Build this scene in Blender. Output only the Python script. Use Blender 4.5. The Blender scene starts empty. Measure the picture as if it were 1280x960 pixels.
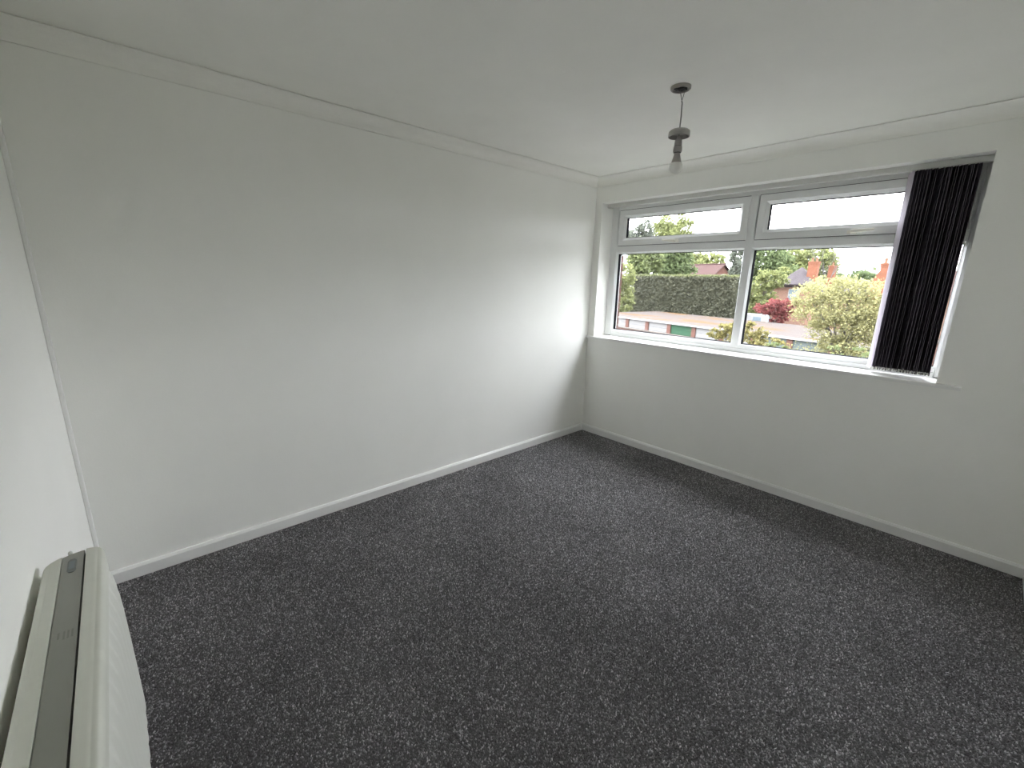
import bpy, math, random
import numpy as np
from mathutils import Matrix, Vector
rnd = random.Random(7)
NP = np.random.default_rng(11)
COL = bpy.context.scene.collection
SC = bpy.context.scene
PI = math.pi

# ------------------------------------------------------------------ camera
F_PX = 542.57
YAW, PITCH, ROLL = 0.8324, -0.2391, -0.0222
CAM = (2.6724, -3.4286, 1.5085)
def rot3(a, p, r):
    return (Matrix.Rotation(a, 3, 'Z') @ Matrix.Rotation(p, 3, 'X') @ Matrix.Rotation(r, 3, 'Y'))
R3 = rot3(YAW, PITCH, ROLL)
cd_ = bpy.data.cameras.new('camera'); cam = bpy.data.objects.new('camera', cd_); COL.objects.link(cam)
cd_.sensor_fit = 'HORIZONTAL'; cd_.sensor_width = 36.0; cd_.lens = 36.0 * F_PX / 1280.0
cd_.clip_start = 0.02; cd_.clip_end = 3000
m = Matrix((R3.col[0], R3.col[2], -R3.col[1])).transposed().to_4x4()
m.translation = Vector(CAM); cam.matrix_world = m
SC.camera = cam

# ------------------------------------------------------------------ world: overcast sky
SKY = 2.2
EXPOSURE = 3.76
w = bpy.data.worlds.new('overcast_sky'); SC.world = w; w.use_nodes = True
nt = w.node_tree; nt.nodes.clear()
def N(t, **k):
    n = nt.nodes.new(t)
    for a, b in k.items():
        if a.startswith('i_'): n.inputs[a[2:].replace('_', ' ')].default_value = b
        else: setattr(n, a, b)
    return n
L = lambda a, b: nt.links.new(a, b)
tc = N('ShaderNodeTexCoord')
sep = N('ShaderNodeSeparateXYZ'); L(tc.outputs['Generated'], sep.inputs[0])
zc = N('ShaderNodeMath', operation='MAXIMUM'); L(sep.outputs['Z'], zc.inputs[0]); zc.inputs[1].default_value = 0.0
# overcast luminance: brighter overhead than at the horizon
lum = N('ShaderNodeMath', operation='MULTIPLY_ADD'); L(zc.outputs[0], lum.inputs[0]); lum.inputs[1].default_value = 0.6; lum.inputs[2].default_value = 0.4
mp = N('ShaderNodeMapping'); L(tc.outputs['Generated'], mp.inputs[0]); mp.inputs['Scale'].default_value = (1.0, 1.0, 4.0)
noi = N('ShaderNodeTexNoise'); L(mp.outputs[0], noi.inputs['Vector']); noi.inputs['Scale'].default_value = 4.5; noi.inputs['Detail'].default_value = 6; noi.inputs['Roughness'].default_value = .55
cr = N('ShaderNodeValToRGB'); L(noi.outputs['Fac'], cr.inputs[0])
cr.color_ramp.elements[0].position = .40; cr.color_ramp.elements[0].color = (.80, .84, .93, 1)
cr.color_ramp.elements[1].position = .62; cr.color_ramp.elements[1].color = (1.02, 1.03, 1.05, 1)
bg = N('ShaderNodeBackground'); L(cr.outputs[0], bg.inputs['Color'])
ms = N('ShaderNodeMath', operation='MULTIPLY'); L(lum.outputs[0], ms.inputs[0]); ms.inputs[1].default_value = SKY
L(ms.outputs[0], bg.inputs['Strength'])
out = N('ShaderNodeOutputWorld'); L(bg.outputs[0], out.inputs['Surface'])

vs = SC.view_settings
vs.view_transform = 'Standard'; vs.look = 'None'; vs.gamma = 1.0; vs.exposure = EXPOSURE; vs.use_curve_mapping = False
cy = SC.cycles
cy.max_bounces = 14; cy.diffuse_bounces = 10; cy.glossy_bounces = 4; cy.transmission_bounces = 6; cy.transparent_max_bounces = 24
cy.use_denoising = True; cy.sample_clamp_indirect = 6.0; cy.caustics_reflective = False; cy.caustics_refractive = False

# ------------------------------------------------------------------ materials
def mat(name):
    m = bpy.data.materials.new(name); m.use_nodes = True
    return m, m.node_tree.nodes, m.node_tree.links, m.node_tree.nodes['Principled BSDF']
def plain(name, col, rough=.5, metal=0, spec=.5, noise=0, nscale=30, bump=0, bscale=200):
    m, n, l, b = mat(name)
    b.inputs['Base Color'].default_value = (*col, 1); b.inputs['Roughness'].default_value = rough
    b.inputs['Metallic'].default_value = metal; b.inputs['Specular IOR Level'].default_value = spec
    if noise or bump:
        t = n.new('ShaderNodeTexCoord')
    if noise:
        x = n.new('ShaderNodeTexNoise'); x.inputs['Scale'].default_value = nscale; x.inputs['Detail'].default_value = 5
        l.new(t.outputs['Object'], x.inputs['Vector'])
        r = n.new('ShaderNodeValToRGB'); l.new(x.outputs['Fac'], r.inputs[0])
        r.color_ramp.elements[0].position = .3; r.color_ramp.elements[1].position = .7
        r.color_ramp.elements[0].color = (*[c * (1 - noise) for c in col], 1)
        r.color_ramp.elements[1].color = (*[min(1, c * (1 + noise)) for c in col], 1)
        l.new(r.outputs[0], b.inputs['Base Color'])
    if bump:
        x = n.new('ShaderNodeTexNoise'); x.inputs['Scale'].default_value = bscale; x.inputs['Detail'].default_value = 3
        l.new(t.outputs['Object'], x.inputs['Vector'])
        u = n.new('ShaderNodeBump'); u.inputs['Strength'].default_value = bump; u.inputs['Distance'].default_value = .002
        l.new(x.outputs['Fac'], u.inputs['Height']); l.new(u.outputs[0], b.inputs['Normal'])
    return m
M = {}
M['wall'] = plain('white_emulsion', (.905, .905, .868), .65, spec=.3, noise=.012, nscale=3, bump=.15, bscale=120)
M['ceiling'] = plain('ceiling_emulsion', (.905, .902, .858), .8, spec=.2, noise=.015, nscale=4, bump=.2, bscale=90)
M['gloss'] = plain('white_gloss_paint', (.84, .84, .82), .3, spec=.5)
M['upvc'] = plain('white_upvc', (.80, .81, .80), .3, spec=.5)
M['gasket'] = plain('black_rubber', (.010, .010, .012), 1.0, spec=.02)
M['dark'] = plain('dark_void', (.01, .01, .01), .8)
M['handle'] = plain('cream_enamel', (.90, .88, .80), .2)
M['heater'] = plain('cream_enamelled_steel', (.64, .65, .58), .45, noise=.02, nscale=40)
M['heater_strip'] = plain('grey_plastic', (.27, .275, .24), .5)
M['heater_logo'] = plain('grey_print', (.20, .205, .18), .5)
M['panel'] = plain('fluted_steel', (.68, .69, .64), .4)
M['display'] = plain('display_bezel', (.10, .11, .105), .4)
M['screen'] = plain('display_glass', (.22, .25, .26), .15)
M['headrail'] = plain('white_aluminium', (.62, .62, .59), .4)
M['vane'] = plain('aubergine_fabric', (.060, .050, .068), .7, spec=.4, noise=.25, nscale=60)
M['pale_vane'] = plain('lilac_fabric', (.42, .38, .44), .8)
M['weight'] = plain('clear_white_plastic', (.75, .75, .72), .4)
M['cable'] = plain('white_flex', (.20, .20, .185), .6)
M['lampwhite'] = plain('bakelite', (.34, .325, .31), .35)
M['lampcap'] = plain('dark_seam', (.04, .04, .04), .5)
M['lamprose'] = plain('rose_plastic', (.30, .285, .26), .45)
M['bulbbase'] = plain('bulb_housing', (.38, .35, .33), .4)
def glassmat():
    m, n, l, b = mat('window_glass'); n.remove(b)
    o = n['Material Output']; tr = n.new('ShaderNodeBsdfTransparent'); tr.inputs[0].default_value = (.965, .965, .965, 1)
    g = n.new('ShaderNodeBsdfGlossy'); g.inputs['Roughness'].default_value = .02
    fr = n.new('ShaderNodeFresnel'); ge = n.new('ShaderNodeNewGeometry'); io = n.new('ShaderNodeMath'); io.operation = 'MULTIPLY_ADD'
    l.new(ge.outputs['Backfacing'], io.inputs[0]); io.inputs[1].default_value = 1/1.45 - 1.45; io.inputs[2].default_value = 1.45; l.new(io.outputs[0], fr.inputs['IOR'])
    mx = n.new('ShaderNodeMixShader'); l.new(fr.outputs[0], mx.inputs[0]); l.new(tr.outputs[0], mx.inputs[1]); l.new(g.outputs[0], mx.inputs[2])
    l.new(mx.outputs[0], o.inputs['Surface']); return m
M['glass'] = glassmat()
def bulbmat():
    m, n, l, b = mat('frosted_bulb')
    b.inputs['Base Color'].default_value = (.96, .96, .93, 1); b.inputs['Roughness'].default_value = .3
    t = n.new('ShaderNodeBsdfTranslucent'); t.inputs[0].default_value = (.95, .95, .91, 1)
    mx = n.new('ShaderNodeMixShader'); mx.inputs[0].default_value = .7
    l.new(b.outputs[0], mx.inputs[1]); l.new(t.outputs[0], mx.inputs[2]); l.new(mx.outputs[0], n['Material Output'].inputs['Surface'])
    return m
M['bulb'] = bulbmat()
def carpet(name, base):
    m, n, l, b = mat(name)
    b.inputs['Roughness'].default_value = .95; b.inputs['Specular IOR Level'].default_value = .1
    g = n.new('ShaderNodeNewGeometry')
    r = n.new('ShaderNodeValToRGB'); l.new(g.outputs['Random Per Island'], r.inputs[0])
    cs = [(0, .45), (.40, .72), (.72, 1.1), (.92, 1.9), (1, 2.9)]
    el = r.color_ramp.elements
    while len(el) < len(cs): el.new(.5)
    for e, (p, v) in zip(el, cs):
        e.position = p; e.color = (*[c * v for c in base], 1)
    t = n.new('ShaderNodeTexCoord'); x = n.new('ShaderNodeTexNoise'); x.inputs['Scale'].default_value = 2.2; x.inputs['Detail'].default_value = 4
    l.new(t.outputs['Object'], x.inputs['Vector'])
    r2 = n.new('ShaderNodeMapRange'); r2.inputs[1].default_value = .3; r2.inputs[2].default_value = .7; r2.inputs[3].default_value = .85; r2.inputs[4].default_value = 1.15
    l.new(x.outputs['Fac'], r2.inputs[0])
    mx = n.new('ShaderNodeMix'); mx.data_type = 'RGBA'; mx.blend_type = 'MULTIPLY'; mx.inputs[0].default_value = 1
    l.new(r.outputs[0], mx.inputs[6]); l.new(r2.outputs[0], mx.inputs[7])
    l.new(mx.outputs[2], b.inputs['Base Color']); return m
M['carpet'] = carpet('charcoal_twist_pile', (.235, .229, .234))
M['carpet_base'] = plain('carpet_backing', (.13, .127, .13), .95, spec=.1)
def leafmat(name, c, var=.25, trans=.5):
    m, n, l, b = mat(name); o = n['Material Output']
    b.inputs['Roughness'].default_value = .8; b.inputs['Specular IOR Level'].default_value = .08
    g = n.new('ShaderNodeNewGeometry'); r = n.new('ShaderNodeValToRGB'); l.new(g.outputs['Random Per Island'], r.inputs[0])
    r.color_ramp.elements[0].color = (*[v * (1 - var) for v in c], 1)
    r.color_ramp.elements[1].color = (c[0] * (1 + var * 1.3), c[1] * (1 + var), c[2] * (1 + var * .6), 1)
    l.new(r.outputs[0], b.inputs['Base Color'])
    t = n.new('ShaderNodeBsdfTranslucent'); l.new(r.outputs[0], t.inputs['Color'])
    mx = n.new('ShaderNodeMixShader'); mx.inputs[0].default_value = trans
    l.new(b.outputs[0], mx.inputs[1]); l.new(t.outputs[0], mx.inputs[2]); l.new(mx.outputs[0], o.inputs['Surface'])
    return m
FOL = .84
def fol(name, c, **k): M[name] = leafmat(name, tuple(v * FOL for v in c), **k)
fol('leaf_hedge', (.090, .096, .070)); fol('leaf_hedge_top', (.095, .108, .055))
fol('leaf_lime', (.155, .178, .078)); fol('leaf_mid', (.105, .130, .060)); fol('leaf_green', (.092, .122, .060))
fol('leaf_grey', (.10, .115, .095)); fol('leaf_willow', (.225, .225, .112)); fol('leaf_maple', (.15, .05, .05))
fol('leaf_gold', (.145, .135, .055)); fol('leaf_far', (.09, .12, .06))
M['bark'] = plain('bark', (.07, .06, .05), .9, noise=.3, nscale=4)
M['twig'] = plain('grey_twig', (.055, .05, .047), .9)
def brick(name, c1, c2, mort, scale):
    m, n, l, b = mat(name); b.inputs['Roughness'].default_value = .9; b.inputs['Specular IOR Level'].default_value = .05
    t = n.new('ShaderNodeTexCoord'); mp = n.new('ShaderNodeMapping'); mp.inputs['Rotation'].default_value = (PI/2, 0, 0)
    l.new(t.outputs['Object'], mp.inputs[0])
    k = n.new('ShaderNodeTexBrick'); k.inputs['Scale'].default_value = scale
    k.inputs['Color1'].default_value = (*c1, 1); k.inputs['Color2'].default_value = (*c2, 1); k.inputs['Mortar'].default_value = (*mort, 1)
    k.inputs['Mortar Size'].default_value = .012; k.inputs['Brick Width'].default_value = .225; k.inputs['Row Height'].default_value = .075
    l.new(mp.outputs[0], k.inputs['Vector']); l.new(k.outputs['Color'], b.inputs['Base Color']); return m
M['brick'] = brick('red_brick', (.15, .066, .042), (.12, .055, .04), (.15, .125, .10), 1)
M['brick_pink'] = plain('pink_brick', (.085, .045, .036), .9, spec=.05, noise=.25, nscale=6)
M['mortar'] = plain('mortar', (.12, .105, .09), .95, spec=.05)
M['tile_red'] = plain('red_clay_tiles', (.042, .026, .024), .95, spec=.05, noise=.2, nscale=2)
M['tile_grey'] = plain('grey_slates', (.040, .035, .037), .95, spec=.05, noise=.15, nscale=2)
M['chim'] = plain('orange_brick', (.115, .050, .031), .9, spec=.05, noise=.15, nscale=3)
M['pot'] = plain('clay_pot', (.12, .07, .045), .9, spec=.05)
M['white_ext'] = plain('white_exterior_paint', (.20, .197, .19), .7, spec=.1)
M['door_white'] = plain('white_garage_door', (.15, .15, .146), .7, spec=.1)
M['door_green'] = plain('green_garage_door', (.024, .058, .034), .7, spec=.1)
M['door_grey'] = plain('grey_blue_garage_door', (.075, .09, .088), .7, spec=.1)
M['pale_stone'] = plain('pale_coping', (.055, .048, .042), .95, spec=.05)
M['car_white'] = plain('white_car_paint', (.20, .20, .20), .3, spec=.3)
M['car_glass'] = plain('tinted_glass', (.10, .13, .15), .1)
M['tyre'] = plain('tyre', (.02, .02, .02), .8)
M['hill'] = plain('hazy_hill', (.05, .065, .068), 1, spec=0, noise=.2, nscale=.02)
def roofmat():
    m, n, l, b = mat('felt_roof_with_moss'); b.inputs['Roughness'].default_value = 1; b.inputs['Specular IOR Level'].default_value = .03
    t = n.new('ShaderNodeTexCoord'); x = n.new('ShaderNodeTexNoise'); x.inputs['Scale'].default_value = .45; x.inputs['Detail'].default_value = 6
    mp = n.new('ShaderNodeMapping'); mp.inputs['Scale'].default_value = (.45, 1, 1); l.new(t.outputs['Object'], mp.inputs[0]); l.new(mp.outputs[0], x.inputs['Vector'])
    r = n.new('ShaderNodeValToRGB'); l.new(x.outputs['Fac'], r.inputs[0])
    e = r.color_ramp.elements; e[0].position = .50; e[0].color = (.044, .038, .035, 1); e[1].position = .60; e[1].color = (.054, .034, .017, 1)
    l.new(r.outputs[0], b.inputs['Base Color']); return m
M['felt'] = roofmat()
def groundmat():
    m, n, l, b = mat('tarmac_and_grass'); b.inputs['Roughness'].default_value = 1; b.inputs['Specular IOR Level'].default_value = .03
    t = n.new('ShaderNodeTexCoord'); x = n.new('ShaderNodeTexNoise'); x.inputs['Scale'].default_value = .06; x.inputs['Detail'].default_value = 5
    l.new(t.outputs['Object'], x.inputs['Vector']); r = n.new('ShaderNodeValToRGB'); l.new(x.outputs['Fac'], r.inputs[0])
    e = r.color_ramp.elements; e[0].position = .47; e[0].color = (.038, .035, .033, 1); e[1].position = .53; e[1].color = (.030, .038, .018, 1)
    l.new(r.outputs[0], b.inputs['Base Color']); return m
M['ground'] = groundmat()

# ------------------------------------------------------------------ mesh helpers
class MB:
    def __init__(s): s.v = []; s.f = []; s.mi = []
    def add(s, vs, fs):
        o = len(s.v); s.v += [tuple(v) for v in vs]; s.f += [tuple(i + o for i in f) for f in fs]; return s
    def box(s, x0, y0, z0, x1, y1, z1):
        return s.add([(x0,y0,z0),(x1,y0,z0),(x1,y1,z0),(x0,y1,z0),(x0,y0,z1),(x1,y0,z1),(x1,y1,z1),(x0,y1,z1)],
                     [(0,3,2,1),(4,5,6,7),(0,1,5,4),(1,2,6,5),(2,3,7,6),(3,0,4,7)])
    def rbox(s, c, ux, uy, hx, hy, z0, z1):
        ux, uy = Vector(ux).normalized() * hx, Vector(uy).normalized() * hy; c = Vector(c)
        q = [c - ux - uy, c + ux - uy, c + ux + uy, c - ux + uy]
        return s.add([(p.x, p.y, z0) for p in q] + [(p.x, p.y, z1) for p in q],
                     [(0,3,2,1),(4,5,6,7),(0,1,5,4),(1,2,6,5),(2,3,7,6),(3,0,4,7)])
    def lathe(s, prof, c=(0, 0, 0), seg=24):
        vs = [(c[0] + r * math.cos(2*PI*k/seg), c[1] + r * math.sin(2*PI*k/seg), c[2] + z) for r, z in prof for k in range(seg)]
        fs = [(i*seg + k, i*seg + (k+1) % seg, (i+1)*seg + (k+1) % seg, (i+1)*seg + k) for i in range(len(prof)-1) for k in range(seg)]
        fs.append(tuple(range(seg-1, -1, -1))); fs.append(tuple((len(prof)-1)*seg + k for k in range(seg)))
        return s.add(vs, fs)
    def tube(s, pts, r, seg=8):
        pts = [Vector(p) for p in pts]; n = len(pts); rs = r if isinstance(r, (list, tuple)) else [r] * n
        vs = []
        for i, p in enumerate(pts):
            d = (pts[min(i+1, n-1)] - pts[max(i-1, 0)]).normalized()
            a = d.cross(Vector((0, 0, 1)) if abs(d.z) < .9 else Vector((1, 0, 0))).normalized(); b = d.cross(a)
            vs += [p + (a * math.cos(2*PI*k/seg) + b * math.sin(2*PI*k/seg)) * rs[i] for k in range(seg)]
        fs = [(i*seg + k, i*seg + (k+1) % seg, (i+1)*seg + (k+1) % seg, (i+1)*seg + k) for i in range(n-1) for k in range(seg)]
        fs.append(tuple(range(seg-1, -1, -1))); fs.append(tuple((n-1)*seg + k for k in range(seg)))
        return s.add(vs, fs)
    def prism(s, poly, axis, a0, a1):
        # poly in the two axes other than `axis`, extruded from a0 to a1
        n = len(poly)
        def P(p, a): return {'x': (a, p[0], p[1]), 'y': (p[0], a, p[1]), 'z': (p[0], p[1], a)}[axis]
        vs = [P(p, a0) for p in poly] + [P(p, a1) for p in poly]
        fs = [(i, (i+1) % n, n + (i+1) % n, n + i) for i in range(n)] + [tuple(range(n-1, -1, -1)), tuple(range(n, 2*n))]
        return s.add(vs, fs)
    def ring(s, x0, z0, x1, z1, prof):
        # mitred rectangular frame in the xz plane; prof = closed list of (inset, y)
        n = len(prof); vs = []
        for d, y in prof: vs += [(x0+d, y, z0+d), (x1-d, y, z0+d), (x1-d, y, z1-d), (x0+d, y, z1-d)]
        fs = []
        for i in range(n):
            j = (i + 1) % n
            for k in range(4): fs.append((i*4 + k, i*4 + (k+1) % 4, j*4 + (k+1) % 4, j*4 + k))
        return s.add(vs, fs)
def wloc(o):
    v = Vector((0, 0, 0))
    while o is not None: v += o.location; o = o.parent
    return v
def build(name, mb, m, parent=None, smooth=False, bevel=0, loc=None):
    me = bpy.data.meshes.new(name)
    o = bpy.data.objects.new(name, me); COL.objects.link(o)
    off = wloc(parent) if parent else Vector(loc or (0, 0, 0))
    if not parent and loc: o.location = loc
    me.from_pydata([tuple(Vector(v) - off) for v in mb.v], [], mb.f)
    import bmesh
    b = bmesh.new(); b.from_mesh(me); bmesh.ops.recalc_face_normals(b, faces=b.faces[:]); b.to_mesh(me); b.free()
    me.materials.append(m)
    if smooth:
        me.polygons.foreach_set('use_smooth', [True] * len(me.polygons))
        try: me.set_sharp_from_angle(angle=math.radians(35))
        except Exception: pass
    if bevel:
        bv = o.modifiers.new('bevel', 'BEVEL'); bv.width = bevel; bv.segments = 2; bv.limit_method = 'ANGLE'; bv.angle_limit = math.radians(40)
    if parent: o.parent = parent
    return o
def tag(o, label, cat=None, group=None, kind=None):
    o['label'] = label
    if cat: o['category'] = cat
    if group: o['group'] = group
    if kind: o['kind'] = kind
    return o
def empty(name, loc, label, cat, group=None, kind=None):
    o = bpy.data.objects.new(name, None); COL.objects.link(o); o.location = loc; o.empty_display_size = .1
    return tag(o, label, cat, group, kind)
def struct(name, mb, m, label, cat, bevel=0, smooth=False):
    return tag(build(name, mb, m, bevel=bevel, smooth=smooth), label, cat, kind='structure')

# ------------------------------------------------------------------ room shell
W, D, H, T = 3.048, 3.664, 2.40, .36
WX0, WX1, WZ0, WZ1 = .074, 2.510, .955, 2.190       # structural opening
fl = struct('floor', MB().box(-T, -D - T, -.25, W + T, T, -.004), M['carpet_base'], 'charcoal flecked carpet laid across the whole bedroom floor', 'floor')
struct('ceiling', MB().box(-T, -D - T, H, W + T, T, H + .2), M['ceiling'], 'plain white ceiling with a bare pendant lamp', 'ceiling')
struct('wall_left', MB().box(-T, -D - T, 0, 0, T, H), M['wall'], 'long bare white wall beside the window corner', 'wall')
wf = MB()
wf.box(-T, 0, 0, W + T, .245, WZ0); wf.box(-T, 0, WZ1, W + T, .245, H)
wf.box(-T, 0, WZ0, WX0, .245, WZ1); wf.box(WX1, 0, WZ0, W + T, .245, WZ1)
wfar = struct('wall_far', wf, M['wall'], 'white wall holding the wide two-light window', 'wall')
struct('wall_right', MB().box(W, -D - T, 0, W + T, T, H), M['wall'], 'white side wall met by the window wall at the frame edge', 'wall')
struct('wall_near', MB().box(-T, -D - T, 0, W + T, -D, H), M['wall'], 'white wall behind the slim panel heater', 'wall')
# outer brick leaf of the window wall: each brick that shows in the reveal is a piece
def outer_leaf():
    e = MB(); x0, x1 = .100, 2.50
    e.box(-T, .246, -4.4, W + 3, .352, WZ0 - .03); e.box(-T, .246, WZ1, W + 3, .352, H + 3)
    e.box(-T, .246, WZ0 - .03, x0 - .004, .352, WZ1); e.box(x1 + .004, .246, WZ0 - .03, W + 3, .352, WZ1)
    build('brick_leaf', e, M['mortar'], wfar)
    proto = None
    for side, xa, xb in (('l', x0 - .105, x0), ('r', x1, x1 + .105)):
        z = WZ0 - .03
        while z < WZ1 - .02:
            if proto is None:
                proto = build('brick', MB().box(-.0525, .247, 0, .0525, .362, .065), M['brick_pink'], wfar)
                o = proto
            else:
                o = proto.copy(); COL.objects.link(o)
            o.location = ((xa + xb) / 2, 0, z); z += .0755
outer_leaf()
# outside sill
struct('trim_8', MB().prism([(.24, .985), (.41, .955), (.41, .925), (.24, .925)], 'x', .06, 2.54), M['pale_stone'], 'sloping outer sill below the window glass', 'sill')

# carpet pile: a tuft every few millimetres
def pile():
    p = .0056
    nx, ny = int((W - .036) / p), int((D - .036) / p)
    gx, gy = np.meshgrid(np.arange(nx), np.arange(ny)); n = nx * ny
    cx = .02 + (gx.ravel() + NP.uniform(-.4, .4, n) + .5) * p; cyy = -D + .02 + (gy.ravel() + NP.uniform(-.4, .4, n) + .5) * p
    rad = NP.uniform(.0027, .0044, n); hh = NP.uniform(.001, .0045, n); a0 = NP.uniform(0, 2*PI, n)
    lx, ly = NP.normal(0, .0025, n), NP.normal(0, .0025, n)
    V = np.zeros((n, 4, 3))
    for k in range(3):
        V[:, k, 0] = cx + rad * np.cos(a0 + k * 2.0944); V[:, k, 1] = cyy + rad * np.sin(a0 + k * 2.0944); V[:, k, 2] = -.003
    V[:, 3, 0] = cx + lx; V[:, 3, 1] = cyy + ly; V[:, 3, 2] = hh
    tri = np.array([[0, 1, 3], [1, 2, 3], [2, 0, 3]])
    Fi = (np.arange(n)[:, None, None] * 4 + tri[None]).reshape(-1)
    me = bpy.data.meshes.new('carpet_pile'); me.vertices.add(n * 4); me.vertices.foreach_set('co', V.reshape(-1))
    me.loops.add(n * 9); me.loops.foreach_set('vertex_index', Fi.astype(np.int32))
    me.polygons.add(n * 3); me.polygons.foreach_set('loop_start', np.arange(0, n * 9, 3, dtype=np.int32))
    me.update(calc_edges=True); me.materials.append(M['carpet'])
    o = bpy.data.objects.new('carpet_pile', me); COL.objects.link(o); o.parent = fl; o['kind'] = 'stuff'
pile()

# coving and baseboards
CV = .0745
def cove_profile():
    pts = [(0, H - CV + .007), (.003, H - CV + .007), (.003, H - CV), (.009, H - CV), (.009, H - CV + .008)]
    for k in range(9):
        a = k / 8 * PI / 2; r = CV - .012
        pts.append((.006 + r - r * math.cos(a), H - CV + .008 + r * math.sin(a)))
    pts += [(CV - .004, H - .0055), (CV, H - .0055), (CV, H - .003), (CV - .008, H - .003), (CV - .008, H), (0, H)]
    return pts
cp = cove_profile()
struct('trim_1', MB().prism([(d, z) for d, z in cp], 'y', -D, 0), M['ceiling'], 'white coving along the top of the long bare wall', 'coving')
struct('trim_2', MB().prism([(-d, z) for d, z in cp], 'x', 0, W), M['ceiling'], 'white coving above the window wall', 'coving')
struct('trim_3', MB().prism([(W - d, z) for d, z in cp], 'y', -D, 0), M['ceiling'], 'white coving along the side wall by the blind end', 'coving')
struct('trim_4', MB().prism([(-D + d, z) for d, z in cp], 'x', 0, W), M['ceiling'], 'white coving above the heater wall', 'coving')
BT, BH = .018, .068
bp = [(0, 0), (BT, 0), (BT, BH - .012), (BT - .008, BH), (0, BH)]
struct('baseboard_left', MB().prism([(d, z) for d, z in bp], 'y', -D, 0), M['gloss'], 'white baseboard along the long bare wall', 'baseboard')
struct('baseboard_far', MB().prism([(-d, z) for d, z in bp], 'x', 0, W), M['gloss'], 'white baseboard below the window', 'baseboard')
struct('baseboard_right', MB().prism([(W - d, z) for d, z in bp], 'y', -D, 0), M['gloss'], 'white baseboard along the side wall at the frame edge', 'baseboard')
struct('baseboard_near', MB().prism([(-D + d, z) for d, z in bp], 'x', 0, W), M['gloss'], 'white baseboard running below the heater', 'baseboard')
struct('trim_5', MB().box(0, -D, BH, .040, -D + .015, H - CV), M['gloss'], 'thin white batten up the corner above the heater', 'trim', bevel=.004)

# ------------------------------------------------------------------ window
win = empty('window_1', (1.29, .20, .98), 'wide white plastic window of two fixed panes below two opening top sashes', 'window', kind='structure')
FX0, FX1, FZ0, FZ1, FY0, FY1 = .090, 2.525, .985, 2.190, .170, .240
f = MB()
zL, zT0, zT1, zH = 1.043, 1.752, 1.830, 2.128     # lower glass line, transom, head opening
xL, xM0, xM1, xR = .158, 1.284, 1.360, 2.470
build('frame_jamb', MB().prism([(FX0-.018, FY0), (xL-.016, FY0), (xL, FY0+.022), (xL, FY1), (FX0-.018, FY1)], 'z', FZ0, FZ1), M['upvc'], win)
build('frame_jamb', MB().prism([(FX1, FY0), (xR+.016, FY0), (xR, FY0+.022), (xR, FY1), (FX1, FY1)], 'z', FZ0, FZ1), M['upvc'], win)
build('bottom_rail', MB().prism([(FY0-.004, FZ0-.02), (FY0-.004, zL-.034), (FY0+.003, zL-.031), (FY0+.003, zL-.010), (FY0+.011, zL), (FY1, zL), (FY1, FZ0-.02)], 'x', xL - .01, xR + .01), M['upvc'], win)
build('head_rail', MB().prism([(FY0, FZ1), (FY0, zH+.006), (FY0+.006, zH), (FY1, zH), (FY1, FZ1)], 'x', xL - .01, xR + .01), M['upvc'], win)
build('transom', MB().prism([(FY0, zT1), (FY0, zT0+.016), (FY0+.022, zT0), (FY1, zT0), (FY1, zT1)], 'x', xL - .01, xR + .01), M['upvc'], win)
build('mullion', MB().prism([(xM0+.012, FY0-.002), (xM1-.012, FY0-.002), (xM1, FY0+.022), (xM1, FY1), (xM0, FY1), (xM0, FY0+.022)], 'z', zL - .012, zH + .004), M['upvc'], win)
def sash(x0, x1, hx, flip):
    z0, z1 = zT1 - .006, zH + .004; y = FY0 - .012
    s = build('sash', MB().ring(x0, z0, x1, z1, [(0, y), (.046, y), (.068, y+.022), (.068, y+.055), (.004, y+.055), (.004, y+.012), (0, y+.012)]), M['upvc'], win)
    build('rebate', MB().ring(x0, z0, x1, z1, [(-.018, y+.056), (.03, y+.056), (.03, y+.080), (-.018, y+.080)]), M['upvc'], s)
    build('seal', MB().ring(x0 - .004, z0 - .003, x1 - .002, z1 + .004, [(0, y+.0065), (.006, y+.0065), (.006, y+.0125), (0, y+.0125)]), M['gasket'], s)
    build('gasket', MB().ring(x0 + .066, z0 + .066, x1 - .066, z1 - .066, [(0, y+.0235), (.005, y+.0235), (.005, y+.055), (0, y+.055)]), M['gasket'], s)
    h = MB(); yy = y - .014; k = -1 if flip else 1
    zc_ = z0 + .020
    h.box(hx - .026, y - .010, zc_ - .011, hx + .026, y + .001, zc_ + .011)
    h.tube([(hx, y - .008, zc_), (hx, y - .030, zc_)], .009, 10)
    h.tube([(hx, y - .030, zc_), (hx + k*.03, y - .034, zc_ + .001), (hx + k*.07, y - .030, zc_ + .006), (hx + k*.115, y - .024, zc_ + .010)], [.012, .0105, .009, .0075], 10)
    build('handle', h, M['handle'], s, smooth=True)
    build('pane', MB().box(x0 + .066, y+.034, z0 + .066, x1 - .066, y+.038, z1 - .066), M['glass'], s)
    return s
sash(xL + .006, xM0 + .011, .742, True)
sash(xM1 + .002, xR - .006, 1.945, False)
for x0, x1 in ((xL, xM0), (xM1, xR)):
    build('gasket', MB().ring(x0 - .004, zL - .004, x1 + .004, zT0 + .004, [(0, FY0+.024), (.0075, FY0+.024), (.0075, FY0+.06), (0, FY0+.06)]), M['gasket'], win)
    build('pane', MB().box(x0 - .002, FY0+.036, zL - .002, x1 + .002, FY0+.040, zT0 + .002), M['glass'], win)
struct('window_sill', MB().prism([(-.030, .955), (-.030, .974), (-.026, .978), (.172, .980), (.172, .955)], 'x', .004, 2.615), M['gloss'], 'narrow white window board below the frame', 'sill')

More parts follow.
